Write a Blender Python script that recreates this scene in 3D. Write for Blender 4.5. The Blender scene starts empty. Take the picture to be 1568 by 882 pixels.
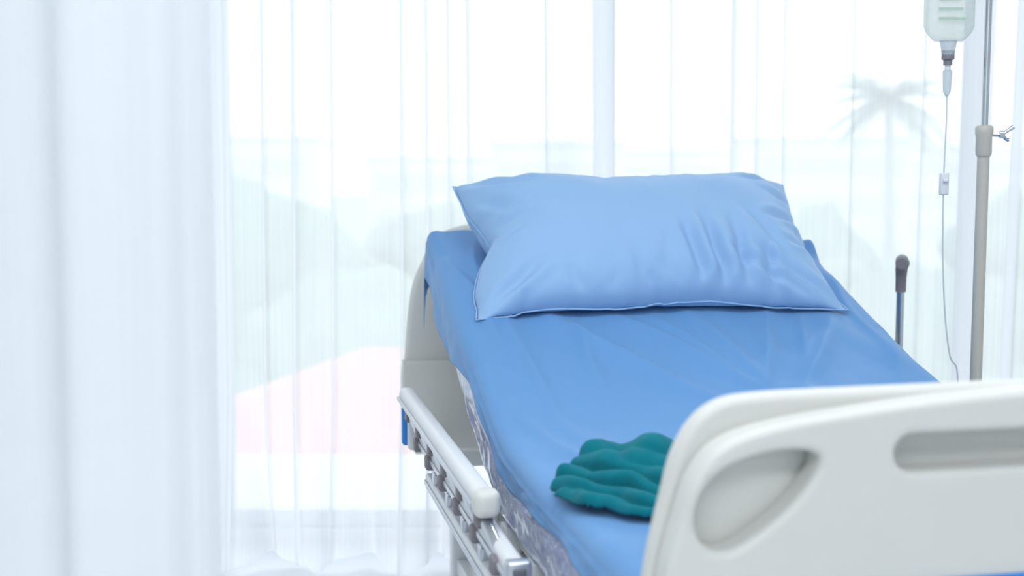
import bpy, bmesh, math, random
from mathutils import Vector, Matrix, noise
random.seed(7)
scene = bpy.context.scene
col = scene.collection

# ------------------------------------------------------------------ helpers
def link(ob, parent=None):
    col.objects.link(ob)
    if parent is not None:
        ob.parent = parent
    return ob

def srgb(r, g, b):
    f = lambda c: (c/255/12.92) if c/255 <= .04045 else ((c/255+.055)/1.055)**2.4
    return (f(r), f(g), f(b), 1)

def mat(name, color, rough=.5, metal=0.0, noise_amt=0.0, noise_scale=40, bump=0.0, bump_scale=200, sheen=0.0, spec=.5, coat=0.0, bdist=.004):
    m = bpy.data.materials.new(name); m.use_nodes = True
    nt = m.node_tree; b = nt.nodes['Principled BSDF']
    b.inputs['Base Color'].default_value = color
    b.inputs['Roughness'].default_value = rough
    b.inputs['Metallic'].default_value = metal
    b.inputs['Specular IOR Level'].default_value = spec
    b.inputs['Coat Weight'].default_value = coat
    if sheen:
        b.inputs['Sheen Weight'].default_value = sheen
        b.inputs['Sheen Roughness'].default_value = .5
        b.inputs['Sheen Tint'].default_value = (.75, .87, 1, 1)
    tc = nt.nodes.new('ShaderNodeTexCoord')
    if noise_amt:
        n = nt.nodes.new('ShaderNodeTexNoise'); n.inputs['Scale'].default_value = noise_scale
        n.inputs['Detail'].default_value = 4
        nt.links.new(tc.outputs['Object'], n.inputs['Vector'])
        mx = nt.nodes.new('ShaderNodeMix'); mx.data_type = 'RGBA'
        mx.inputs[6].default_value = tuple(max(0, c*(1-noise_amt)) for c in color[:3])+(1,)
        mx.inputs[7].default_value = tuple(min(1, c*(1+noise_amt)) for c in color[:3])+(1,)
        nt.links.new(n.outputs['Fac'], mx.inputs[0])
        nt.links.new(mx.outputs[2], b.inputs['Base Color'])
    if bump:
        n2 = nt.nodes.new('ShaderNodeTexNoise'); n2.inputs['Scale'].default_value = bump_scale
        n2.inputs['Detail'].default_value = 3
        nt.links.new(tc.outputs['Object'], n2.inputs['Vector'])
        bp = nt.nodes.new('ShaderNodeBump'); bp.inputs['Strength'].default_value = bump
        bp.inputs['Distance'].default_value = bdist
        nt.links.new(n2.outputs['Fac'], bp.inputs['Height'])
        nt.links.new(bp.outputs['Normal'], b.inputs['Normal'])
    return m

def mesh_obj(name, verts, faces, material, parent=None, smooth=True):
    me = bpy.data.meshes.new(name); me.from_pydata(verts, [], faces); me.update()
    ob = bpy.data.objects.new(name, me); link(ob, parent)
    if material: me.materials.append(material)
    if smooth: me.polygons.foreach_set('use_smooth', [True]*len(me.polygons))
    return ob

def bm_obj(name, bm, material, parent=None, smooth_angle=None):
    me = bpy.data.meshes.new(name); bm.to_mesh(me); bm.free()
    ob = bpy.data.objects.new(name, me); link(ob, parent)
    if material: me.materials.append(material)
    if smooth_angle is not None:
        me.polygons.foreach_set('use_smooth', [True]*len(me.polygons))
        try: me.set_sharp_from_angle(angle=math.radians(smooth_angle))
        except Exception: pass
    return ob

def box(name, x0, x1, y0, y1, z0, z1, material, parent=None, bevel=.004, seg=3, rot=None):
    bm = bmesh.new(); bmesh.ops.create_cube(bm, size=1)
    c = Vector(((x0+x1)/2, (y0+y1)/2, (z0+z1)/2))
    for v in bm.verts:
        v.co = Vector((v.co.x*(x1-x0), v.co.y*(y1-y0), v.co.z*(z1-z0)))
    if bevel:
        bmesh.ops.bevel(bm, geom=bm.edges[:], offset=bevel, segments=seg, affect='EDGES', profile=.5)
    ob = bm_obj(name, bm, material, parent, 40)
    ob.location = c
    if rot: ob.rotation_euler = rot
    return ob

def tube(name, pts, r, material, parent=None, closed=False, seg=14, radii=None):
    pts = [Vector(p) for p in pts]
    verts, faces = [], []
    n = len(pts); prev = None
    for i, p in enumerate(pts):
        if closed: t = (pts[(i+1) % n]-pts[i-1]).normalized()
        else: t = (pts[min(i+1, n-1)]-pts[max(i-1, 0)]).normalized()
        if prev is None:
            a = Vector((0, 0, 1)) if abs(t.z) < .9 else Vector((1, 0, 0))
            nx = t.cross(a).normalized()
        else:
            nx = (prev-t*prev.dot(t)).normalized()
        prev = nx; ny = t.cross(nx)
        rr = radii[i] if radii else r
        for k in range(seg):
            a = 2*math.pi*k/seg
            verts.append(p+nx*math.cos(a)*rr+ny*math.sin(a)*rr)
    for i in range(n if closed else n-1):
        j = (i+1) % n
        for k in range(seg):
            k2 = (k+1) % seg
            faces.append((i*seg+k, i*seg+k2, j*seg+k2, j*seg+k))
    if not closed:
        faces.append(tuple(range(seg))[::-1]); faces.append(tuple((n-1)*seg+k for k in range(seg)))
    ob = mesh_obj(name, verts, faces, material, parent)
    try: ob.data.set_sharp_from_angle(angle=math.radians(50))
    except Exception: pass
    return ob

def catmull(pts, closed=True, sub=8):
    out = []; n = len(pts)
    rng = range(n if closed else n-1)
    for i in rng:
        if closed: p = [pts[(i-1) % n], pts[i], pts[(i+1) % n], pts[(i+2) % n]]
        else: p = [pts[max(i-1, 0)], pts[i], pts[i+1], pts[min(i+2, n-1)]]
        p = [Vector(q) for q in p]
        for k in range(sub):
            t = k/sub
            out.append(.5*((2*p[1])+(-p[0]+p[2])*t+(2*p[0]-5*p[1]+4*p[2]-p[3])*t*t+(-p[0]+3*p[1]-3*p[2]+p[3])*t**3))
    if not closed: out.append(Vector(pts[-1]))
    return out

def panel(name, loops, s, half, bev, material, parent):
    """flat moulded panel standing in the w-z plane, rounded edges, loops[1:] are holes"""
    cu = bpy.data.curves.new(name, 'CURVE'); cu.dimensions = '2D'; cu.fill_mode = 'BOTH'
    cu.extrude = half-bev; cu.bevel_depth = bev; cu.bevel_resolution = 5; cu.offset = -bev
    for lp in loops:
        sp = cu.splines.new('POLY'); sp.points.add(len(lp)-1); sp.use_cyclic_u = True
        for i, p in enumerate(lp): sp.points[i].co = (p[0], p[1], 0, 1)
    tmp = bpy.data.objects.new('tmp', cu); col.objects.link(tmp)
    bpy.context.view_layer.update()
    dg = bpy.context.evaluated_depsgraph_get()
    me = bpy.data.meshes.new_from_object(tmp.evaluated_get(dg))
    bpy.data.objects.remove(tmp)
    ob = bpy.data.objects.new(name, me); link(ob, parent)
    me.materials.clear(); me.materials.append(material)
    bm = bmesh.new(); bm.from_mesh(me); bmesh.ops.remove_doubles(bm, verts=bm.verts, dist=1e-5)
    bmesh.ops.recalc_face_normals(bm, faces=bm.faces[:])
    for f in bm.faces: f.smooth = abs(f.normal.z) < .995
    bm.to_mesh(me); bm.free()
    ob.rotation_euler = (math.radians(90), 0, 0); ob.location = (0, s, 0)
    return ob

# ------------------------------------------------------------------ materials
M_beige = mat('cream_abs_plastic', srgb(212, 213, 209), .38, noise_amt=.015, noise_scale=8, bump=.03, bump_scale=600)
M_beige_d = mat('cream_plastic_deck', srgb(205, 204, 196), .45, noise_amt=.02, noise_scale=8)
M_pole = mat('ivory_painted_steel', srgb(188, 184, 175), .35, noise_amt=.02, noise_scale=10)
M_white = mat('white_painted_metal', srgb(220, 223, 226), .35, noise_amt=.01, noise_scale=10)
M_alu = mat('satin_aluminium', srgb(190, 194, 202), .28, .85, noise_amt=.03, noise_scale=20)
M_chrome = mat('chrome_steel', srgb(190, 195, 200), .12, 1.0, noise_amt=.03, noise_scale=15)
M_dark = mat('dark_grey_plastic', srgb(92, 98, 108), .5, noise_amt=.05)
M_greyp = mat('grey_rubber', srgb(126, 122, 127), .6, noise_amt=.06, noise_scale=60)
M_bluep = mat('blue_plastic', srgb(40, 130, 215), .35, noise_amt=.03)
M_sheet = mat('blue_cotton_sheet', srgb(97, 150, 204), .65, noise_amt=.03, noise_scale=6, bump=.08, bump_scale=900, sheen=.2, spec=.35)
M_pillow = mat('blue_cotton_pillowcase', srgb(146, 184, 225), .68, noise_amt=.03, noise_scale=5, bump=.08, bump_scale=900, sheen=.2, spec=.28)
M_teal = mat('teal_surgical_cotton', srgb(3, 114, 128), .85, noise_amt=.12, noise_scale=30, bump=.35, bump_scale=700, sheen=.10, spec=.15)
M_matt = mat('mattress_vinyl', srgb(166, 176, 210), .22, noise_amt=.2, noise_scale=14, bump=.5, bump_scale=22, coat=.6, bdist=.02)
M_wall = mat('white_wall_paint', srgb(238, 241, 244), .8, noise_amt=.01, noise_scale=5)
M_floor = mat('white_vinyl_floor', srgb(225, 230, 235), .3, noise_amt=.02, noise_scale=3)
M_frame = mat('white_window_aluminium', srgb(225, 232, 240), .4, noise_amt=.01)

def curtain_mat(name, color, transp, transl, streak=.08, sx=160):
    m = bpy.data.materials.new(name); m.use_nodes = True
    nt = m.node_tree; nt.nodes.clear()
    out = nt.nodes.new('ShaderNodeOutputMaterial')
    tr = nt.nodes.new('ShaderNodeBsdfTransparent')
    df = nt.nodes.new('ShaderNodeBsdfDiffuse'); df.inputs[0].default_value = color
    tl = nt.nodes.new('ShaderNodeBsdfTranslucent'); tl.inputs[0].default_value = color
    m1 = nt.nodes.new('ShaderNodeMixShader'); m1.inputs[0].default_value = transl
    nt.links.new(df.outputs[0], m1.inputs[1]); nt.links.new(tl.outputs[0], m1.inputs[2])
    m2 = nt.nodes.new('ShaderNodeMixShader')
    nt.links.new(m1.outputs[0], m2.inputs[1]); nt.links.new(tr.outputs[0], m2.inputs[2])
    tc = nt.nodes.new('ShaderNodeTexCoord'); mp = nt.nodes.new('ShaderNodeMapping')
    mp.inputs['Scale'].default_value = (sx, 4, 1.6)
    nz = nt.nodes.new('ShaderNodeTexNoise'); nz.inputs['Scale'].default_value = 1; nz.inputs['Detail'].default_value = 3
    nt.links.new(tc.outputs['Object'], mp.inputs[0]); nt.links.new(mp.outputs[0], nz.inputs['Vector'])
    mr = nt.nodes.new('ShaderNodeMapRange')
    mr.inputs[1].default_value = .3; mr.inputs[2].default_value = .7
    mr.inputs[3].default_value = max(0, transp-streak); mr.inputs[4].default_value = transp+streak
    nt.links.new(nz.outputs['Fac'], mr.inputs[0]); nt.links.new(mr.outputs[0], m2.inputs[0])
    nt.links.new(m2.outputs[0], out.inputs[0])
    return m
M_sheer = curtain_mat('sheer_voile', (.95, .965, .985, 1), .33, .64, .03)
M_priv = curtain_mat('white_privacy_curtain', (.90, .925, .945, 1), .03, .38, .01)

# ------------------------------------------------------------------ room shell
WY = 4.15
box('floor', -3.2, 3.4, -1.6, WY+.15, -.1, 0, M_floor, bevel=0)
box('ceiling', -3.2, 3.4, -1.6, WY+.15, 2.8, 2.9, M_wall, bevel=0)
box('wall_left', -3.3, -3.2, -1.6, WY+.15, 0, 2.8, M_wall, bevel=0)
box('wall_right', 3.4, 3.5, -1.6, WY+.15, 0, 2.8, M_wall, bevel=0)
box('wall_back', -3.3, 3.5, -1.7, -1.6, 0, 2.8, M_wall, bevel=0)
box('wall_window_curb', -3.2, 3.4, WY, WY+.15, 0, .04, M_wall, bevel=0)
box('wall_window_header', -3.2, 3.4, WY, WY+.15, 2.62, 2.8, M_wall, bevel=0)
box('balcony_slab', -4.5, 4.8, WY+.16, 5.45, -.2, -.01, M_wall, bevel=0)
xs = [-3.2, -2.1, -.92, .29, 1.45, 2.5, 3.4]
for i in range(6):
    w = bpy.data.objects.new('window_%d' % (i+1), None); link(w)
    a, b = xs[i], xs[i+1]
    box('stile_left', a, a+.03, WY+.03, WY+.09, .04, 2.62, M_frame, w)
    box('stile_right', b-.03, b, WY+.03, WY+.09, .04, 2.62, M_frame, w)
    box('rail_bottom', a+.03, b-.03, WY+.03, WY+.09, .04, .095, M_frame, w)
    box('rail_top', a+.03, b-.03, WY+.03, WY+.09, 2.56, 2.62, M_frame, w)

# ------------------------------------------------------------------ sheer curtain
def px2x(px, Y): return (px-784)/2040*Y
CY = 3.86
def sheer(name, x0, x1, folds, seedv, zb=.02, zt=2.6, cy=CY):
    allf = sorted(folds)
    path = []
    x = x0
    for (fx, p) in allf:
        fx0 = fx-p/2
        while x < fx0-.02:
            path.append((x, 0)); x += .018
        a, b = fx-p/2, fx+p/2
        q = .010+p*.25
        path += [(a-.004, 0), ((a+b)/2, -.002), (b-.001, -.004), (b, -.004-q*.3), (b-.002, -.004-q*.5),
                 ((a+b)/2, -.004-q*.6), (a+.002, -.004-q*.7), (a, -.004-q*.85), (a+.002, -.004-q), ((a+b)/2, -.006-q), (b+.002, -.004-q*.8), (b+.008, -.002)]
        x = b+.016
    while x < x1:
        path.append((x, 0)); x += .018
    rows = 60; verts = []; faces = []
    n = len(path)
    for r in range(rows+1):
        t = (r/rows)**1.5; z = zb+(zt-zb)*t
        low = max(0, 1-z/.5)
        for (px, py) in path:
            y = py+.014*math.sin(px*9+seedv)+.010*math.sin(px*23+1.3*z)
            y += low**1.3*(.045*math.sin(px*27+seedv+.8*math.sin(px*5))+.02*math.sin(px*61+2))
            xx = px+.006*math.sin(z*1.7+px*3)+low*.014*math.sin(px*40)
            zz = z+low**3*(.022*math.sin(px*27+seedv+1.0+.8*math.sin(px*5)))
            verts.append((xx, cy+y, max(.004, zz)))
    for r in range(rows):
        for i in range(n-1):
            faces.append((r*n+i, r*n+i+1, (r+1)*n+i+1, (r+1)*n+i))
    return mesh_obj(name, verts, faces, M_sheer)
rnd = random.Random(3)
F = [(350, .014), (405, .007), (450, .010), (508, .007), (614, .008), (652, .009), (685, .006), (715, .010),
     (834, .005), (921, .058), (1025, .006), (1121, .015), (1157, .006), (1200, .005), (1300, .004), (1405, .006)]
F = [(px2x(p, CY), w*1.0) for p, w in F]
F += [(-1.95+i*.14+rnd.uniform(-.03, .03), rnd.uniform(.005, .02)) for i in range(8)]
sheer('sheer_curtain', -3.1, 1.24, F, 1)
F2 = [(px2x(1478, CY), .085), (px2x(1540, CY), .03)]+[(1.6+i*.14+rnd.uniform(-.03, .03), rnd.uniform(.01, .03)) for i in range(11)]
sheer('sheer_curtain', 1.225, 3.3, F2, 4, cy=CY-.03)
tube('curtain_rod', [(-3.15, CY-.01, 2.62), (3.35, CY-.01, 2.62)], .014, M_white)

# ------------------------------------------------------------------ privacy curtain (near, left)
def priv():
    verts = []; faces = []; N = 170; R = 30
    x1, y1 = -.318, 1.42
    x0, y0 = -1.9, 1.25
    d = Vector((x0-x1, y0-y1, 0)); L = d.length; d.normalize(); nrm = Vector((d.y, -d.x, 0))
    for r in range(R+1):
        z = .06+(2.55-.06)*r/R
        for i in range(N+1):
            t = i/N*L
            a = .028*math.sin(t*31+.9+.25*math.sin(z*1.3))+.012*math.sin(t*67+1+.3*z)
            a *= min(1, t/.03+.2)
            p = Vector((x1, y1, z))+d*(t+.006*math.sin(t*60))+nrm*a
            verts.append(p)
    n = N+1
    for r in range(R):
        for i in range(N):
            faces.append((r*n+i, r*n+i+1, (r+1)*n+i+1, (r+1)*n+i))
    ob = mesh_obj('privacy_curtain', verts, faces, M_priv)
    tube('track', [(x1+.1, y1+.011, 2.57), (x0, y0, 2.57)], .012, M_alu, ob)
    tube('track_hanger', [(x1, y1, 2.57), (x1, y1, 2.8)], .008, M_alu, ob)
    return ob
priv()

# ------------------------------------------------------------------ bed frame of reference
TH = math.radians(11.8)
BED = Matrix.Translation((.14, 1.45, 0)) @ Matrix.Rotation(TH, 4, 'Z')
bed = bpy.data.objects.new('hospital_bed', None); link(bed); bed.matrix_world = BED

def zt(s):
    k = .05; x = (s-.9)/k
    sp = k*math.log1p(math.exp(min(x, 40))) if x < 40 else (s-.9)
    return .71+.35*sp

# footboard
def mirror(pts):
    return pts+[(1-p[0], p[1]) for p in reversed(pts)]
def smooth_open(pts, sub=6): return [tuple(v) for v in catmull([(p[0], p[1]) for p in pts], False, sub)]
Lb = smooth_open([(.05, .44), (.012, .50), (.001, .62), (.007, .75), (.027, .845), (.041, .896), (.064, .932), (.095, .951), (.1425, .957), (.25, .9585), (.40, .9595)])
Lf = smooth_open([(.06, .46), (.022, .52), (.010, .62), (.014, .75), (.034, .835), (.050, .878), (.080, .910), (.135, .928), (.22, .940), (.33, .951), (.44, .958)])
fw = lambda p: (p[0]*.959-.0147, 1.22-(1.22-p[1])*.967)
hole = [(.067, .818), (.0763, .788), (.104, .777), (.1425, .795), (.1863, .83), (.2164, .872), (.204, .887), (.158, .888), (.104, .872), (.0763, .846)]
hole = [fw(tuple(v)) for v in catmull(hole, True, 6)]
hole2 = [(1-p[0], p[1]) for p in hole]
def slot(w0, w1, z0, z1):
    r = (z1-z0)/2; c = (z0+z1)/2; o = []
    for k in range(13):
        a = math.pi/2+math.pi*k/12; o.append((w0+r+r*math.cos(a), c+r*math.sin(a)))
    for k in range(13):
        a = -math.pi/2+math.pi*k/12; o.append((w1-r+r*math.cos(a), c+r*math.sin(a)))
    return o
panel('footboard_back', [mirror(Lb)], 0.006, .014, .012, M_beige, bed)
panel('footboard_front', [mirror(Lf), hole, hole2, slot(.284, .716, .870, .912)], -.030, .022, .010, M_beige, bed)
panel('footboard_blue_inlay', [[(.20, .52), (.80, .52), (.80, .746), (.20, .746)]], -.052, .004, .002, M_bluep, bed)
# headboard
Lh = smooth_open([(.03, .46), (-.004, .52), (-.008, .60), (-.006, .69), (.012, .87), (.043, .955), (.078, 1.014), (.13, 1.04), (.20, 1.048), (.40, 1.05)])
Lh2 = smooth_open([(.02, .45), (-.010, .50), (-.015, .60), (-.012, .685), (.01, .695), (.2, .695)])
panel('headboard', [mirror(Lh)], 2.03, .016, .012, M_beige, bed)
panel('headboard_lower', [mirror(Lh2)], 2.015, .020, .006, M_beige, bed)

# mattress
def mattress():
    verts = []; faces = []
    S = 150; prof = []
    w0, w1, th = .022, .97, .150
    r = .03
    for (cx, cz) in ((w0+r, -th+r), (w0+r, -r), (w1-r, -r), (w1-r, -th+r)):
        rng = {(w0+r, -th+r): (270, 180), (w0+r, -r): (180, 90), (w1-r, -r): (90, 0), (w1-r, -th+r): (0, -90)}[(cx, cz)]
        for k in range(7):
            a = math.radians(rng[0]+(rng[1]-rng[0])*k/6)
            prof.append((cx+r*math.cos(a), cz+r*math.sin(a)))
        if (cx, cz) == (w0+r, -th+r): prof += [(w0, -.115+.01*k) for k in range(8)]
        if (cx, cz) == (w0+r, -r): prof += [(w0+(w1-w0)*k/10, 0) for k in range(1, 10)]
    n = len(prof)
    for i in range(S+1):
        s = .05+(1.82-.05)*i/S
        hid = min(1, max(0, (s-1.25)/.25))
        for (w, z) in prof:
            q = Vector((w*8, s*9, z*22))
            nn = (.5-abs(noise.noise(q)))*.012-.006+noise.noise(Vector((w*20, s*30, z*40+5)))*.002
            f = 1 if z < -.05 else (.0 if z > -.02 else .5)
            inset = .010 if (w < .5 and z > -.06) else 0
            if w < .5 and z <= -.02: f *= 1-.9*hid; inset = max(inset, .010*hid)
            verts.append((w-(nn if w < .5 else -nn)*f+inset, s, zt(s)+z-(.004 if z > -.02 else 0)))
    for i in range(S):
        for k in range(n):
            k2 = (k+1) % n
            faces.append((i*n+k, i*n+k2, (i+1)*n+k2, (i+1)*n+k))
    faces.append(tuple(range(n))); faces.append(tuple(S*n+k for k in range(n))[::-1])
    return mesh_obj('mattress', verts, faces, M_matt, bed)
mattress()

# sheet
def seg_d(w, s, a, b):
    ax, ay = a; bx, by = b
    dx, dy = bx-ax, by-ay; L2 = dx*dx+dy*dy
    t = ((w-ax)*dx+(s-ay)*dy)/L2; tc = min(1, max(0, t))
    px, py = ax+dx*tc, ay+dy*tc
    d = math.hypot(w-px, s-py)
    e = max(0, math.sin(math.pi*min(1, max(0, t)))) if 0 < t < 1 else 0
    return d, e, tc
CR = [((.20, 1.40), (.50, .95), .020, .026), ((.36, 1.40), (.60, 1.0), .018, .020), ((.54, 1.40), (.60, 1.02), .020, .022), ((.72, 1.40), (.58, 1.0), .018, .020),
      ((.90, 1.38), (.64, .98), .020, .024), ((.62, 1.06), (.84, .80), .018, .034), ((.50, 1.0), (.28, .70), .018, .034), ((.45, 1.38), (.56, 1.1), .012, .014), ((.80, 1.36), (.70, 1.12), .014, .016),
      ((.05, 1.72), (.10, 1.1), .011, .014), ((.10, 1.5), (.17, .8), .013, .020), ((.07, 1.1), (.16, .5), .016, .018), ((.2, .95), (.11, .35), .014, .022),
      ((.30, .9), (.20, .4), .013, .026), ((.42, .9), (.40, .4), .013, .032), ((.96, 1.6), (.90, 1.1), .011, .014), ((.98, 1.35), (.86, 1.0), .012, .018),
      ((.14, 1.8), (.09, 1.45), .010, .012), ((.55, .9), (.66, .6), .013, .03), ((.28, 1.36), (.26, 1.05), .012, .018)]
def sstep(a, b, x):
    t = min(1, max(0, (x-a)/(b-a))); return t*t*(3-2*t)
def sheet():
    prof = []
    w0, w1, r = .024, .976, .032
    for k in range(14): prof.append(('L', 1-k/14, None, None))
    for k in range(9):
        a = math.radians(180-90*k/8); prof.append(('P', w0+r+r*math.cos(a), -r+r*math.sin(a), (math.cos(a), math.sin(a))))
    NT = 190
    for k in range(1, NT): prof.append(('P', w0+r+(w1-w0-2*r)*k/NT, 0, (0, 1)))
    for k in range(9):
        a = math.radians(90-90*k/8); prof.append(('P', w1-r+r*math.cos(a), -r+r*math.sin(a), (math.cos(a), math.sin(a))))
    for k in range(1, 15): prof.append(('R', k/14, None, None))
    S = 340; verts = []; faces = []; n = len(prof)
    for i in range(S+13):
        if i <= S: s = .045+(1.83-.045)*i/S; drop = 0
        else: s = 1.83+.006*math.sin((i-S)/12*math.pi/2); drop = (i-S)*.011
        hem = .062+.006*math.sin(s*9)+.003*math.sin(s*27)
        hem += .065*sstep(1.15, 1.55, s)
        for (kind, a, b, nr) in prof:
            if kind == 'L':
                z = -r-(hem-r)*a; w = w0-.003+.004*math.sin(s*25+2*a)*a+.003*noise.noise(Vector((s*16, a*2, 3)))
                nr = (-1, 0)
            elif kind == 'R':
                z = -r-(.12-r)*a; w = w1+.004+.02*a+.008*math.sin(s*21)*a; nr = (1, 0)
            else: w, z = a, b
            h = 0
            ws = w
            if kind != 'R':
                wx = ws+(.5*z if kind == 'L' else 0)+.02*noise.noise(Vector((w*5, s*5, 4)))
                sx_ = s+.02*noise.noise(Vector((w*5, s*5, 14)))
                for (p, q, A, wd) in CR:
                    d, e, _ = seg_d(wx, sx_, p, q)
                    if d < wd*3: h += A*e*math.exp(-(d/wd)**1.5)*1.1
            h += .009*noise.noise(Vector((w*3.5+s*1.2, s*2.6-w*1.5, 1.5)))+.006*noise.noise(Vector((w*11+s*4, s*4, 7)))+.0008*noise.noise(Vector((w*30, s*16, 9)))
            h = max(h, -.003) if h < 0 else h
            pk = .008*math.exp(-((w-.02)/.035)**2-((s-1.82)/.05)**2)+.030*math.exp(-((w-.975)/.02)**2-((s-1.70)/.03)**2)
            verts.append((w+nr[0]*h*(.5 if kind == 'L' else 1), s, zt(s)+.006+z+nr[1]*h+pk-drop))
    R = S+13
    for i in range(R-1):
        for k in range(n-1):
            faces.append((i*n+k, (i+1)*n+k, (i+1)*n+k+1, i*n+k+1))
    ob = mesh_obj('bed_sheet', verts, faces, M_sheet)
    ob.matrix_world = BED
    so = ob.modifiers.new('thickness', 'SOLIDIFY'); so.thickness = .0015; so.offset = 1
    return ob
sheet()

# ------------------------------------------------------------------ pillow (inflated cloth)
def pillow():
    NX, NY = 80, 50; ax, ay = .455, .285
    verts = []; idx = {}; uv = []
    for side in (1, -1):
        for j in range(NY+1):
            for i in range(NX+1):
                edge = i in (0, NX) or j in (0, NY)
                if side == -1 and edge: idx[(side, i, j)] = idx[(1, i, j)]; continue
                u = -1+2*i/NX; v = -1+2*j/NY
                t = 0 if edge else .012*((1-u*u)*(1-v*v))**.4+.0015*noise.noise(Vector((u*6, v*5, side)))
                idx[(side, i, j)] = len(verts); verts.append((ax*u, ay*v, side*t)); uv.append((u, v, 0 if edge else side))
    faces = []
    for side in (1, -1):
        for j in range(NY):
            for i in range(NX):
                f = [idx[(side, i, j)], idx[(side, i+1, j)], idx[(side, i+1, j+1)], idx[(side, i, j+1)]]
                faces.append(f if side == 1 else f[::-1])
    ob = mesh_obj('pillow_sim', verts, faces, M_pillow)
    ana = []
    for (u, v, sd) in uv:
        t = max(0, (1-abs(u)**2.6)*(1-abs(v)**2.3))**.42
        ana.append(Vector((u*(1-.035*(1-v*v)), v*(1-.03*(1-u*u)), sd*t)))
    co = None
    try:
        md = ob.modifiers.new('cloth', 'CLOTH'); cs = md.settings
        cs.quality = 7; cs.mass = .25; cs.tension_stiffness = 25; cs.compression_stiffness = 25; cs.shear_stiffness = 8
        cs.bending_stiffness = .1; cs.air_damping = 3
        cs.use_pressure = True; cs.uniform_pressure_force = 6.0
        cs.effector_weights.gravity = 0
        md.collision_settings.use_collision = False
        md.point_cache.frame_start = 1; md.point_cache.frame_end = 60
        scene.frame_start = 1; scene.frame_end = 60
        for f in range(1, 46): scene.frame_set(f)
        dg = bpy.context.evaluated_depsgraph_get()
        me = bpy.data.meshes.new_from_object(ob.evaluated_get(dg))
        c2 = [v.co.copy() for v in me.vertices]
        T = max(c.z for c in c2)-min(c.z for c in c2)
        print('PILLOW SIM', max(c.x for c in c2), max(c.y for c in c2), T)
        if .05 < T < .6: co = c2
        scene.frame_set(1)
    except Exception as e:
        print('sim failed', e)
    bpy.data.objects.remove(ob)
    if co is None: co = [a.copy() for a in ana]; print('FALLBACK')
    X = max(abs(c.x) for c in co); Y = max(abs(c.y) for c in co); Z = max(abs(c.z) for c in co)
    K = .40
    co = [Vector((c.x/X*K+a.x*(1-K), c.y/Y*K+a.y*(1-K), c.z/Z*.5+a.z*.5)) for c, a in zip(co, ana)]
    beta = math.radians(34)
    PC = [((-.97, .95), (-.55, .45), .015, .05), ((-.99, .6), (-.7, .2), .013, .04), ((-.8, .97), (-.6, .6), .010, .03), ((.95, .95), (.6, .5), .015, .05), ((.98, -.97), (.40, -.35), .018, .045), ((.85, -.98), (.35, -.5), .015, .04),
          ((.34, -.98), (.24, -.05), .022, .030), ((.22, -.95), (.12, -.15), .018, .028), ((.47, -.95), (.40, -.1), .019, .030), ((.60, -.97), (.58, -.3), .014, .028), ((-.97, -.97), (-.6, -.45), .014, .045), ((-.1, -.95), (-.16, -.45), .009, .035),
          ((.95, .2), (.6, -.1), .013, .04), ((-.97, -.2), (-.72, -.1), .013, .035), ((-.97, .1), (-.7, .15), .013, .035), ((.97, .5), (.72, .35), .012, .04), ((.97, -.3), (.7, -.35), .012, .035),
          ((-.45, -.97), (-.5, -.6), .008, .03), ((-.25, .97), (-.3, .75), .009, .04), ((.2, .97), (.22, .7), .009, .04), ((.72, -.6), (.5, .05), .012, .035)]
    out = []
    for c, (gu, gv, sd) in zip(co, uv):
        u, v = c.x, c.y
        x = u*.422; y = v*.262
        z2 = c.z*.138
        edge = min(1, (1-abs(gu))*8, (1-abs(gv))*6)
        if sd > 0:
            wu = gu+.05*noise.noise(Vector((gu*3, gv*3, 1))); wv = gv+.05*noise.noise(Vector((gu*3, gv*3, 6)))
            for (p, q, A, wd) in PC:
                d, e, _ = seg_d(wu, wv, p, q)
                if d < wd*3.8: z2 -= A*e*(math.exp(-(d/wd)**2)-.6*math.exp(-((d-wd*1.8)/wd)**2))*(.3+.7*edge)
            z2 += .010*math.exp(-((u+.5)/.25)**2-((v-.6)/.4)**2)+.012*math.exp(-((u-.5)/.3)**2-((v-.65)/.4)**2)
            z2 += .006*noise.noise(Vector((gu*3.2, gv*2.4, 3)))*edge
        elif sd < 0: z2 *= 1.1
        w = .492+x+.012*v
        w += (.028*math.exp(-((gv-.12)/.30)**2)-.010*math.exp(-((gv+.55)/.25)**2))*max(0, -gu)**4
        s = 1.555+y*math.cos(beta)-z2*math.sin(beta)
        zz = 1.004+y*math.sin(beta)+z2*math.cos(beta)
        mid = 1-abs(gu)**5
        zz += .024*mid*math.exp(-((gv+1)/.22)**2)*(1+.25*math.sin(gu*7))
        if sd < 0 and gv < -.4:
            s -= .062*mid*math.sin(math.pi*(gv+1)/.6)
        lim = zt(s)+.018
        if zz < lim: zz = lim
        out.append((w, s, zz))
    ob = mesh_obj('pillow', out, faces, M_pillow); ob.matrix_world = BED
    sb = ob.modifiers.new('subdivision', 'SUBSURF'); sb.levels = 1; sb.render_levels = 1
    loop = [idx[(1, i, 0)] for i in range(NX)]+[idx[(1, NX, j)] for j in range(NY)]+[idx[(1, i, NY)] for i in range(NX, 0, -1)]+[idx[(1, 0, j)] for j in range(NY, 0, -1)]
    tube('seam', [out[k] for k in loop], .0020, M_pillow, ob, closed=True, seg=8)
    return ob
pillow()

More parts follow.
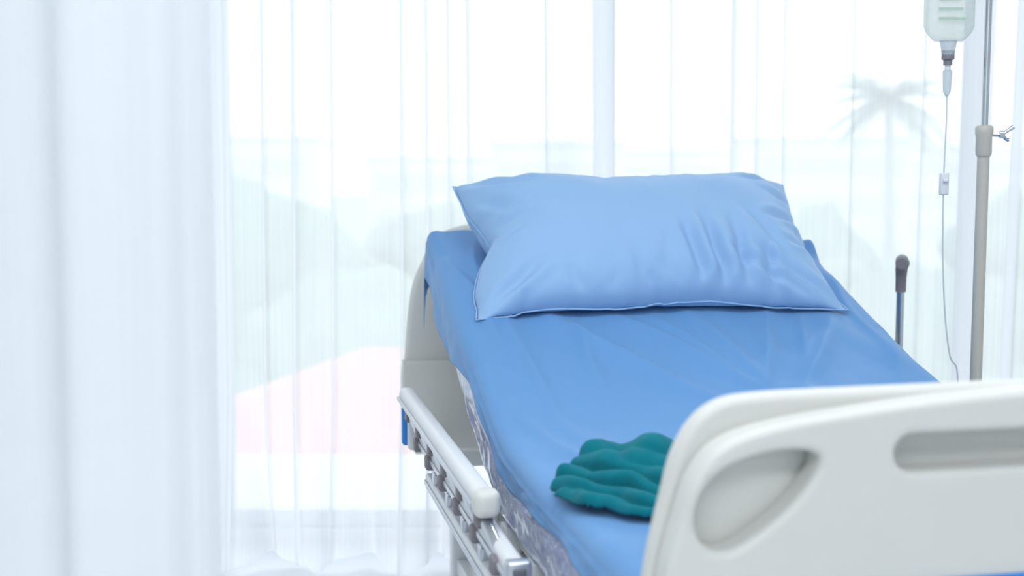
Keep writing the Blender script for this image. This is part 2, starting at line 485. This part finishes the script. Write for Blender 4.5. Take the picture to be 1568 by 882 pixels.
# ------------------------------------------------------------------ bunched teal cloth
def towel():
    rolls = [([(.030, .475), (.066, .415), (.118, .345), (.18, .33)], .017, .018),
             ([(.032, .505), (.081, .440), (.138, .372), (.20, .35)], .017, .029),
             ([(.052, .525), (.104, .463), (.160, .395), (.23, .36)], .018, .041),
             ([(.080, .545), (.130, .485), (.185, .415), (.26, .38)], .020, .056),
             ([(.110, .555), (.170, .510), (.250, .480), (.35, .46)], .028, .076),
             ([(.140, .500), (.200, .450), (.280, .415), (.35, .41)], .024, .066),
             ([(.170, .570), (.260, .540), (.350, .53)], .024, .060)]
    rolls = [([tuple(q) for q in catmull([Vector(p+(0,)) for p in pl], False, 6)], r, h) for pl, r, h in rolls]
    W0, W1, S0, S1 = .0, .39, .29, .62
    NW, NS = 230, 195
    verts = []; ok = []
    for j in range(NS+1):
        for i in range(NW+1):
            w = W0+(W1-W0)*i/NW; s = S0+(S1-S0)*j/NS
            ww = w+.012*noise.noise(Vector((w*18, s*18, 2))); ss = s+.012*noise.noise(Vector((w*18, s*18, 8)))
            best = -1; fill = 0
            for (pl, r, h) in rolls:
                d = 9; tt = 0
                for k in range(0, len(pl)-1):
                    ax_, ay_ = pl[k][0], pl[k][1]; bx_, by_ = pl[k+1][0], pl[k+1][1]
                    dx, dy = bx_-ax_, by_-ay_
                    t = min(1, max(0, ((ww-ax_)*dx+(ss-ay_)*dy)/(dx*dx+dy*dy)))
                    dd = math.hypot(ww-ax_-dx*t, ss-ay_-dy*t)
                    if dd < d: d = dd; tt = (k+t)/(len(pl)-1)
                hh = h*(.78+.22*math.sin(math.pi*min(1, tt*1.2+.1)))*(1+.13*math.sin(tt*13+h*200))
                if d < r:
                    best = max(best, hh-.026+.026*math.sqrt(1-(d/r)**2) if hh > .026 else hh*math.sqrt(1-(d/r)**2))
                if d < r*1.35: fill = max(fill, hh-.036)
            if best < 0 and fill > 0: best = max(.004, fill)
            o = best > 0
            z = max(best, .003)+.0025*noise.noise(Vector((w*50, s*50, 3))) if o else 0
            lean = .012*min(1, z/.05)
            verts.append((w-lean*.5, s-lean, zt(s)+.014+z)); ok.append(o)
    faces = []
    n = NW+1
    for j in range(NS):
        for i in range(NW):
            q = (j*n+i, j*n+i+1, (j+1)*n+i+1, (j+1)*n+i)
            if sum(ok[k] for k in q) >= 2: faces.append(q)
    ob = mesh_obj('surgical_cloth', verts, faces, M_teal)
    bm = bmesh.new(); bm.from_mesh(ob.data)
    bmesh.ops.delete(bm, geom=[v for v in bm.verts if not v.link_faces], context='VERTS')
    for _ in range(2):
        bmesh.ops.smooth_vert(bm, verts=bm.verts, factor=.5, use_axis_x=True, use_axis_y=True, use_axis_z=True)
    bm.to_mesh(ob.data); bm.free()
    so = ob.modifiers.new('thickness', 'SOLIDIFY'); so.thickness = .004; so.offset = -1
    ob.matrix_world = BED
towel()

# ------------------------------------------------------------------ bed frame parts
for k, w in enumerate((.045, .925)):
    box('frame_beam_%d' % (k+1), w, w+.03, .03, 2.0, .460, .520, M_white, bed, .006)
for k, s in enumerate((.12, .55, .9, 1.3, 1.75)):
    box('cross_beam_%d' % (k+1), .06, .94, s, s+.04, .47, .51, M_white, bed, .005)
box('deck_flat', .05, .95, .06, .9, .53, .555, M_beige_d, bed, .006)
def slab(name, s0, s1, w0, w1, off, th, m):
    z0, z1 = .71+.35*(s0-.9)-off, .71+.35*(s1-.9)-off
    L = math.hypot(s1-s0, z1-z0)
    o = box(name, w0, w1, (s0+s1)/2-L/2, (s0+s1)/2+L/2, (z0+z1)/2-th/2, (z0+z1)/2+th/2, m, bed, .005)
    o.rotation_euler = (math.atan2(z1-z0, s1-s0), 0, 0)
slab('deck_backrest', .95, 1.84, .05, .95, .172, .022, M_beige_d)
slab('backrest_beam_left', .92, 1.75, .06, .09, .205, .035, M_white)
slab('backrest_beam_right', .92, 1.75, .91, .94, .205, .035, M_white)
for k, s in enumerate((.2, .42, .64, .86, 1.08)):
    box('deck_bracket_%d' % (k+1), .024, .056, s, s+.045, .49, .57, M_white, bed, .004)
    tube('bracket_bolt_%d' % (k+1), [(.018, s+.022, .53), (.028, s+.022, .53)], .008, M_dark, bed)
tube('backrest_strut', [(.12, 1.0, .49), (.12, 1.45, .70)], .014, M_chrome, bed)
def rail(side):
    g = lambda w: w if side == 'left' else 1-w
    def bx(nm, w0, w1, *a, **k):
        a0, a1 = sorted((g(w0), g(w1))); return box(side+'_rail_'+nm, a0, a1, *a, **k)
    dz = 0 if side == 'left' else -.02
    bx('top', -.075, -.040, .615, 1.585, .668+dz, .702+dz, M_white, bed, bevel=.013, seg=5)
    bx('top_strip', -.080, -.070, .62, 1.58, .672+dz, .682+dz, M_alu, bed, bevel=.003)
    bx('top_lip', -.046, -.030, .62, 1.58, .664+dz, .676+dz, M_alu, bed, bevel=.003)
    bx('top_cap', -.079, -.036, .588, .628, .662+dz, .707+dz, M_beige, bed, bevel=.014, seg=5)
    bx('mid', -.058, -.028, .44, 1.42, .606+dz, .640+dz, M_white, bed, bevel=.010, seg=4)
    bx('mid_strip', -.062, -.052, .445, 1.41, .612+dz, .622+dz, M_alu, bed, bevel=.002)
    bx('mid_cap', -.062, -.024, .425, .45, .600+dz, .644+dz, M_alu, bed, bevel=.006)
    bx('mid_cap_insert', -.053, -.033, .421, .43, .610+dz, .634+dz, M_dark, bed, bevel=.003)
    bx('base', -.050, -.012, .30, 1.34, .525, .560, M_white, bed, bevel=.007, seg=4)
    bx('base_groove', -.053, -.045, .31, 1.33, .538, .548, M_alu, bed, bevel=.001)
    bx('end_lever', -.070, -.048, 1.56, 1.585, .570, .660, M_bluep, bed, bevel=.008, seg=4)
    bx('end_post', -.060, -.034, 1.53, 1.56, .565, .670, M_white, bed, bevel=.008, seg=4)
    for i in range(6):
        s = .38+i*.172
        p0 = (g(-.034), s, .570); p1 = (g(-.058), s+.25, .655+dz)
        tube(side+'_rail_post_%d' % (i+1), [p0, p1], .0100, M_alu, bed)
        for (pp, nm) in ((p0, 'a'), (p1, 'b'), ((g(-.054), s+.14, .613+dz), 'c')):
            box(side+'_rail_pivot_%d%s' % (i+1, nm), pp[0]-.014, pp[0]+.014, pp[1]-.016, pp[1]+.016, pp[2]-.015, pp[2]+.013, M_greyp if nm != 'a' else M_alu, bed, bevel=.005)
    for i in range(3):
        s = .5+i*.38
        bx('mount_%d' % i, -.02, .05, s, s+.05, .49, .53, M_white, bed, bevel=.004)
rail('left'); rail('right')
panel('corner_bracket', [[(.0, .45), (.05, .45), (.05, .59), (.03, .605), (0, .59)]], .10, .012, .003, M_white, bed)
box('foot_side_plate', .004, .02, .05, .27, .49, .59, M_beige, bed, .007)
for k, (w, s) in enumerate(((.10, .18), (.90, .18), (.10, 1.78), (.90, 1.78))):
    box('leg_%d' % (k+1), w-.025, w+.025, s-.025, s+.025, .13, .48, M_white, bed, .006)
    tube('castor_stem_%d' % (k+1), [(w, s, .06), (w, s, .14)], .012, M_chrome, bed)
    tube('castor_wheel_%d' % (k+1), [(w-.018, s-.02, .0605), (w+.018, s-.02, .0605)], .06, M_dark, bed, seg=28)
    box('castor_fork_%d' % (k+1), w-.026, w+.026, s-.035, s+.02, .085, .135, M_greyp, bed, .01)
for k, s in enumerate((.18, 1.78)):
    box('leg_crossbar_%d' % (k+1), .10, .90, s-.015, s+.015, .2, .24, M_white, bed, .005)
for k, w in enumerate((.10, .90)):
    box('leg_sidebar_%d' % (k+1), w-.015, w+.015, .18, 1.78, .2, .24, M_white, bed, .005)

# ------------------------------------------------------------------ IV stand
iv = bpy.data.objects.new('iv_stand', None); link(iv); iv.location = (.986, 2.80, 0)
tube('lower_tube', [(0, 0, .12), (0, 0, 1.235)], .0125, M_pole, iv, seg=24)
tube('upper_rod', [(0, 0, 1.2), (0, 0, 1.95)], .0075, M_chrome, iv, seg=20)
tube('joint', [(0, 0, 1.222), (0, 0, 1.228), (0, 0, 1.262), (0, 0, 1.270), (0, 0, 1.282), (0, 0, 1.286)], .017, M_pole, iv, seg=24, radii=[.0145, .0165, .0165, .0185, .0185, .015])
tube('knob_screw', [(.015, 0, 1.268), (.040, -.004, 1.266)], .005, M_chrome, iv)
tube('knob_hub', [(.030, -.004, 1.268), (.040, -.005, 1.268)], .009, M_chrome, iv)
tube('knob_wing_a', [(.036, -.004, 1.268), (.048, -.006, 1.276), (.058, -.006, 1.283)], .004, M_chrome, iv, radii=[.004, .0035, .005])
tube('knob_wing_b', [(.036, -.004, 1.266), (.044, -.004, 1.258), (.050, -.004, 1.256)], .004, M_chrome, iv, radii=[.004, .0035, .005])
tube('hub', [(0, 0, .07), (0, 0, .16)], .028, M_pole, iv, seg=24)
for k in range(5):
    a = math.radians(20+72*k); c, s_ = math.cos(a), math.sin(a)
    tube('foot_%d' % (k+1), [(0, 0, .11), (c*.12, s_*.12, .10), (c*.27, s_*.27, .075)], .011, M_pole, iv)
    tube('wheel_%d' % (k+1), [(c*.27-s_*.01, s_*.27+c*.01, .0305), (c*.27+s_*.01, s_*.27-c*.01, .0305)], .03, M_dark, iv, seg=20)
    tube('wheel_stem_%d' % (k+1), [(c*.27, s_*.27, .03), (c*.27, s_*.27, .08)], .006, M_chrome, iv)
tube('hook_bar', [(-.12, -.02, 1.80), (-.105, -.015, 1.775), (-.088, -.01, 1.77), (-.04, 0, 1.79), (0, 0, 1.82), (.05, 0, 1.79), (.085, .01, 1.77), (.1, .01, 1.80)], .004, M_chrome, iv)

def clear_mat(name, color, transp):
    m = bpy.data.materials.new(name); m.use_nodes = True
    nt = m.node_tree; b = nt.nodes['Principled BSDF']
    b.inputs['Roughness'].default_value = .12; b.inputs['Base Color'].default_value = color
    out = [n for n in nt.nodes if n.type == 'OUTPUT_MATERIAL'][0]
    t = nt.nodes.new('ShaderNodeBsdfTransparent'); t.inputs[0].default_value = tuple(min(1, color[k]*.25+.75) for k in range(3))+(1,)
    mx = nt.nodes.new('ShaderNodeMixShader')
    tc = nt.nodes.new('ShaderNodeTexCoord'); nz = nt.nodes.new('ShaderNodeTexNoise'); nz.inputs['Scale'].default_value = 30
    mr = nt.nodes.new('ShaderNodeMapRange'); mr.inputs[3].default_value = transp-.1; mr.inputs[4].default_value = min(1, transp+.1)
    nt.links.new(tc.outputs['Object'], nz.inputs['Vector']); nt.links.new(nz.outputs['Fac'], mr.inputs[0]); nt.links.new(mr.outputs[0], mx.inputs[0])
    nt.links.new(b.outputs[0], mx.inputs[1]); nt.links.new(t.outputs[0], mx.inputs[2]); nt.links.new(mx.outputs[0], out.inputs[0])
    return m
M_bag = clear_mat('clear_saline_bag', srgb(212, 222, 218), .62)
M_label = mat('bag_print', srgb(175, 198, 184), .5, noise_amt=.2, noise_scale=90)
M_clear = clear_mat('clear_tube_plastic', srgb(205, 215, 222), .45)
bag = bpy.data.objects.new('iv_fluid_bag', None); link(bag); bag.location = (iv.location.x-.084, iv.location.y-.01, 0)
def make_bag():
    verts = []; faces = []; N = 28; R = 26
    for r in range(R+1):
        t = r/R; z = 1.458+.28*t
        if t < .12: hw = .030+(.053-.030)*math.sin(t/.12*math.pi/2)
        elif t > .93: hw = .053-.012*((t-.93)/.07)**2
        else: hw = .053
        th = .019*math.sin(math.pi*min(1, max(0.02, (t+.02)/.98)))**.45*(1-.45*t)+.001
        for k in range(N):
            a = 2*math.pi*k/N; ca, sa = math.cos(a), math.sin(a)
            verts.append((hw*math.copysign(abs(ca)**.8, ca), th*math.copysign(abs(sa)**.9, sa), z))
    for r in range(R):
        for k in range(N):
            faces.append((r*N+k, r*N+(k+1) % N, (r+1)*N+(k+1) % N, (r+1)*N+k))
    faces.append(tuple(range(N))[::-1]); faces.append(tuple(R*N+k for k in range(N)))
    mesh_obj('bag_body', verts, faces, M_bag, bag)
make_bag()
box('bag_hanger_tab', -.012, .012, -.002, .002, 1.73, 1.772, M_clear, bag, .001)
for i in range(6):
    box('print_line_%d' % i, -.028, .028-.006*(i % 3), -.0200, -.0190, 1.500+i*.02, 1.506+i*.02, M_label, bag, 0)
D = -.022
tube('outlet_neck', [(0, 0, 1.482+D), (0, 0, 1.462+D), (0, 0, 1.452+D)], .016, M_clear, bag, radii=[.018, .014, .013])
tube('outlet_port', [(0, 0, 1.462+D), (0, 0, 1.444+D), (0, 0, 1.442+D), (0, 0, 1.432+D)], .012, M_greyp, bag, radii=[.013, .013, .009, .009], seg=20)
tube('spike', [(0, 0, 1.432+D), (0, 0, 1.420+D)], .006, M_white, bag)
tube('drip_chamber', [(0, 0, 1.422+D), (0, 0, 1.418+D), (0, 0, 1.378+D), (0, 0, 1.368+D)], .009, M_clear, bag, radii=[.009, .0095, .008, .003], seg=20)
pts = [(0, 0, 1.35), (.001, 0, 1.30), (-.001, -.001, 1.2), (.0, 0, 1.1), (.003, 0, 1.0), (.012, 0, .88), (.026, .004, .80), (.045, .01, .76), (.05, .02, .60), (.04, .03, .45)]
tube('iv_line', [tuple(v) for v in catmull([Vector(p) for p in pts], False, 6)], .0017, M_clear, bag, seg=8)
box('roller_clamp', -.009, .009, -.007, .007, 1.142, 1.188, M_white, bag, .003)
tube('clamp_roller', [(-.005, -.008, 1.172), (.005, -.008, 1.172)], .005, M_white, bag)

# ------------------------------------------------------------------ quad walking cane behind bed
cane = bpy.data.objects.new('walking_cane', None); link(cane); cane.location = (.944, 3.22, 0)
tube('shaft', [(0, 0, .13), (0, 0, .93)], .0095, M_chrome, cane, seg=20)
tube('neck', [(0, 0, .895), (0, 0, .93), (0, -.002, .950), (0, -.008, .962)], .013, M_greyp, cane, radii=[.0125, .013, .0145, .015], seg=20)
tube('grip', [(.016, .045, .966), (.012, .036, .968), (-.012, -.05, .968), (-.016, -.058, .968)], .015, M_greyp, cane, radii=[.008, .0155, .0165, .013], seg=24)
for k in range(4):
    a = math.radians(45+90*k); c, s_ = math.cos(a), math.sin(a)
    tube('leg_%d' % (k+1), [(0, 0, .14), (c*.05, s_*.05, .12), (c*.09, s_*.09, .015)], .006, M_chrome, cane)
    tube('tip_%d' % (k+1), [(c*.088, s_*.088, .03), (c*.092, s_*.092, 0.001)], .012, M_dark, cane)

# ------------------------------------------------------------------ outdoors (haze painted in as pale base colours)
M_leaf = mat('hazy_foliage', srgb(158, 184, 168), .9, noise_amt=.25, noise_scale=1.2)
M_palm = mat('haze_paled_palm_fronds', srgb(208, 220, 212), .9, noise_amt=.1, noise_scale=1.2)  # frond colour paled to paint in distance haze
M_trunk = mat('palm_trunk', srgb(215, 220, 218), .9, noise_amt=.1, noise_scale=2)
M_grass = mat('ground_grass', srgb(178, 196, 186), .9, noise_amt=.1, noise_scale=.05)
M_roof = mat('haze_paled_red_tile_roof', srgb(240, 186, 178), .8, noise_amt=.08, noise_scale=2)  # red tile lightened to pink, haze painted into the colour
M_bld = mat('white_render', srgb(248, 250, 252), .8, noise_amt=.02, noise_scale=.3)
M_bwin = mat('building_windows', srgb(230, 237, 244), .4, noise_amt=.05, noise_scale=.5)
GZ = -10
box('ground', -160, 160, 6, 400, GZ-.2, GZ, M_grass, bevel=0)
def trees():
    bm = bmesh.new(); rn = random.Random(11)
    for i in range(85):
        Y = rn.uniform(28, 60); X = rn.uniform(-.5, .62)*Y
        if abs(X-15.4) < 6 and Y > 45: continue
        top = rn.uniform(-2.6, .3)-(.0 if Y > 35 else 1.5)
        if X < 0: top -= .5
        R = rn.uniform(2.2, 4.0)
        g = bmesh.ops.create_icosphere(bm, subdivisions=3, radius=1)
        for v in g['verts']:
            d = v.co.normalized(); k = 1+.28*noise.noise(d*2.5+Vector((i, 0, 0)))+.22*noise.noise(d*7+Vector((0, i, 0)))
            v.co = Vector((X+d.x*R*k, Y+d.y*R*k, top-R+d.z*R*k*1.05))
        g = bmesh.ops.create_cone(bm, cap_ends=True, segments=8, radius1=.35, radius2=.25, depth=1)
        hgt = (top-R)-GZ
        for v in g['verts']: v.co = Vector((X+v.co.x, Y+v.co.y, GZ+(v.co.z+.5)*hgt))
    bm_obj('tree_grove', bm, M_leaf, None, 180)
trees()
def palm(x, y, z):
    root = bpy.data.objects.new('palm_tree', None); link(root); root.location = (x, y, 0)
    tube('trunk', [(0, 0, GZ), (.25, 0, GZ+5), (.1, 0, z-2), (0, 0, z)], .18, M_trunk, root, radii=[.3, .24, .2, .16])
    verts = []; faces = []; rn = random.Random(5)
    for k in range(34):
        a = k*2.399; el = rn.uniform(-.6, 1.3); L = rn.uniform(2.2, 3.2)
        for j in range(26):
            t = (j+1)/26
            c = Vector((math.cos(a)*L*t*math.cos(el*.6), math.sin(a)*L*t*math.cos(el*.6), L*(math.sin(el)*t-.6*t*t)))
            sd = Vector((-math.sin(a), math.cos(a), 0)); fwd = Vector((math.cos(a), math.sin(a), 0))
            l = .75*math.sin(math.pi*min(1, t*.85+.12))
            for sg in (-1, 1):
                b = len(verts)
                verts += [c-fwd*.06, c+fwd*.09, c+sd*sg*l+fwd*.2+Vector((0, 0, -.45*l))]
                faces.append((b, b+1, b+2))
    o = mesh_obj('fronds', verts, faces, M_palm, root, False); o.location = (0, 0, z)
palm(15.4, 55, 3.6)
def building(x, y, w, d, top, m=M_bld):
    r = bpy.data.objects.new('apartment_building', None); link(r); r.location = (x, y, 0)
    box('block', -w/2, w/2, -d/2, d/2, GZ, top, m, r, .05)
    box('parapet', -w/2-.2, w/2+.2, -d/2-.2, d/2+.2, top, top+.4, m, r, .05)
    z = top-2.4; k = 0
    while z > GZ+1:
        box('window_band_%d' % k, -w/2+.8, w/2-.8, -d/2-.06, -d/2+.1, z, z+1.3, M_bwin, r, 0); z -= 3; k += 1
for (x, y, w, top) in ((-22, 100, 16, 2.4), (-6, 110, 11, 1.0), (3, 95, 9, 2.0), (12, 120, 14, 1.6), (24, 105, 12, 2.4), (-36, 120, 12, 3), (40, 130, 18, 2)):
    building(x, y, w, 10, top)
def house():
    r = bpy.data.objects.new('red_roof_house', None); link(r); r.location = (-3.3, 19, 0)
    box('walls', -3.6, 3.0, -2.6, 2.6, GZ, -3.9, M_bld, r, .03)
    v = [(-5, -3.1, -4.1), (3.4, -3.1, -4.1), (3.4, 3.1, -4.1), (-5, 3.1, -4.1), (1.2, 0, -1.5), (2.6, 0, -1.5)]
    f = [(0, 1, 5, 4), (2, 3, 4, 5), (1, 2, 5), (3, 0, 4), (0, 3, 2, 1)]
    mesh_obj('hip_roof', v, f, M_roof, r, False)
house()

# ------------------------------------------------------------------ light
w = bpy.data.worlds.new('sky'); scene.world = w; w.use_nodes = True
nt = w.node_tree; bg = nt.nodes['Background']
tc = nt.nodes.new('ShaderNodeTexCoord'); sx = nt.nodes.new('ShaderNodeSeparateXYZ'); cr = nt.nodes.new('ShaderNodeValToRGB')
nt.links.new(tc.outputs['Generated'], sx.inputs[0]); nt.links.new(sx.outputs['Z'], cr.inputs[0]); nt.links.new(cr.outputs[0], bg.inputs[0])
cr.color_ramp.elements[0].position = 0; cr.color_ramp.elements[0].color = (.97, .985, 1, 1)
cr.color_ramp.elements[1].position = .8; cr.color_ramp.elements[1].color = (.82, .91, 1, 1)
bg.inputs[1].default_value = 1.48
sun = bpy.data.lights.new('hazy_sun', 'SUN'); sun.energy = 1.0; sun.angle = math.radians(12); sun.color = (1, .985, .96)
so_ = bpy.data.objects.new('hazy_sun', sun); link(so_); so_.location = (8, 20, 14)
so_.rotation_euler = Vector((.42, 1.0, .62)).to_track_quat('Z', 'Y').to_euler()
def area(name, loc, rot, sx_, sy_, e, c):
    l = bpy.data.lights.new(name, 'AREA'); l.shape = 'RECTANGLE'; l.size = sx_; l.size_y = sy_; l.energy = e; l.color = c
    o = bpy.data.objects.new(name, l); link(o); o.location = loc; o.rotation_euler = rot
area('ceiling_fill_light', (.2, 1.6, 2.76), (0, 0, 0), 2.4, .6, 28, (.97, .99, 1))  # added fill lamp out of view, lifts the interior
area('ceiling_fill_light', (.2, -.6, 2.76), (0, 0, 0), 2.4, .6, 48, (.97, .99, 1))  # second added fill, brightens surfaces facing the camera

# ------------------------------------------------------------------ camera
cam = bpy.data.cameras.new('camera'); co = bpy.data.objects.new('camera', cam); link(co)
cam.sensor_width = 36; cam.lens = 2040/1568*36
co.location = (0, 0, 1.22); co.rotation_euler = (math.radians(90-5.6), 0, 0)
cam.clip_end = 1000
cam.dof.use_dof = True; cam.dof.focus_distance = 2.6; cam.dof.aperture_fstop = 3.0
scene.camera = co
scene.view_settings.view_transform = 'Standard'
scene.view_settings.look = 'None'
scene.view_settings.exposure = 0
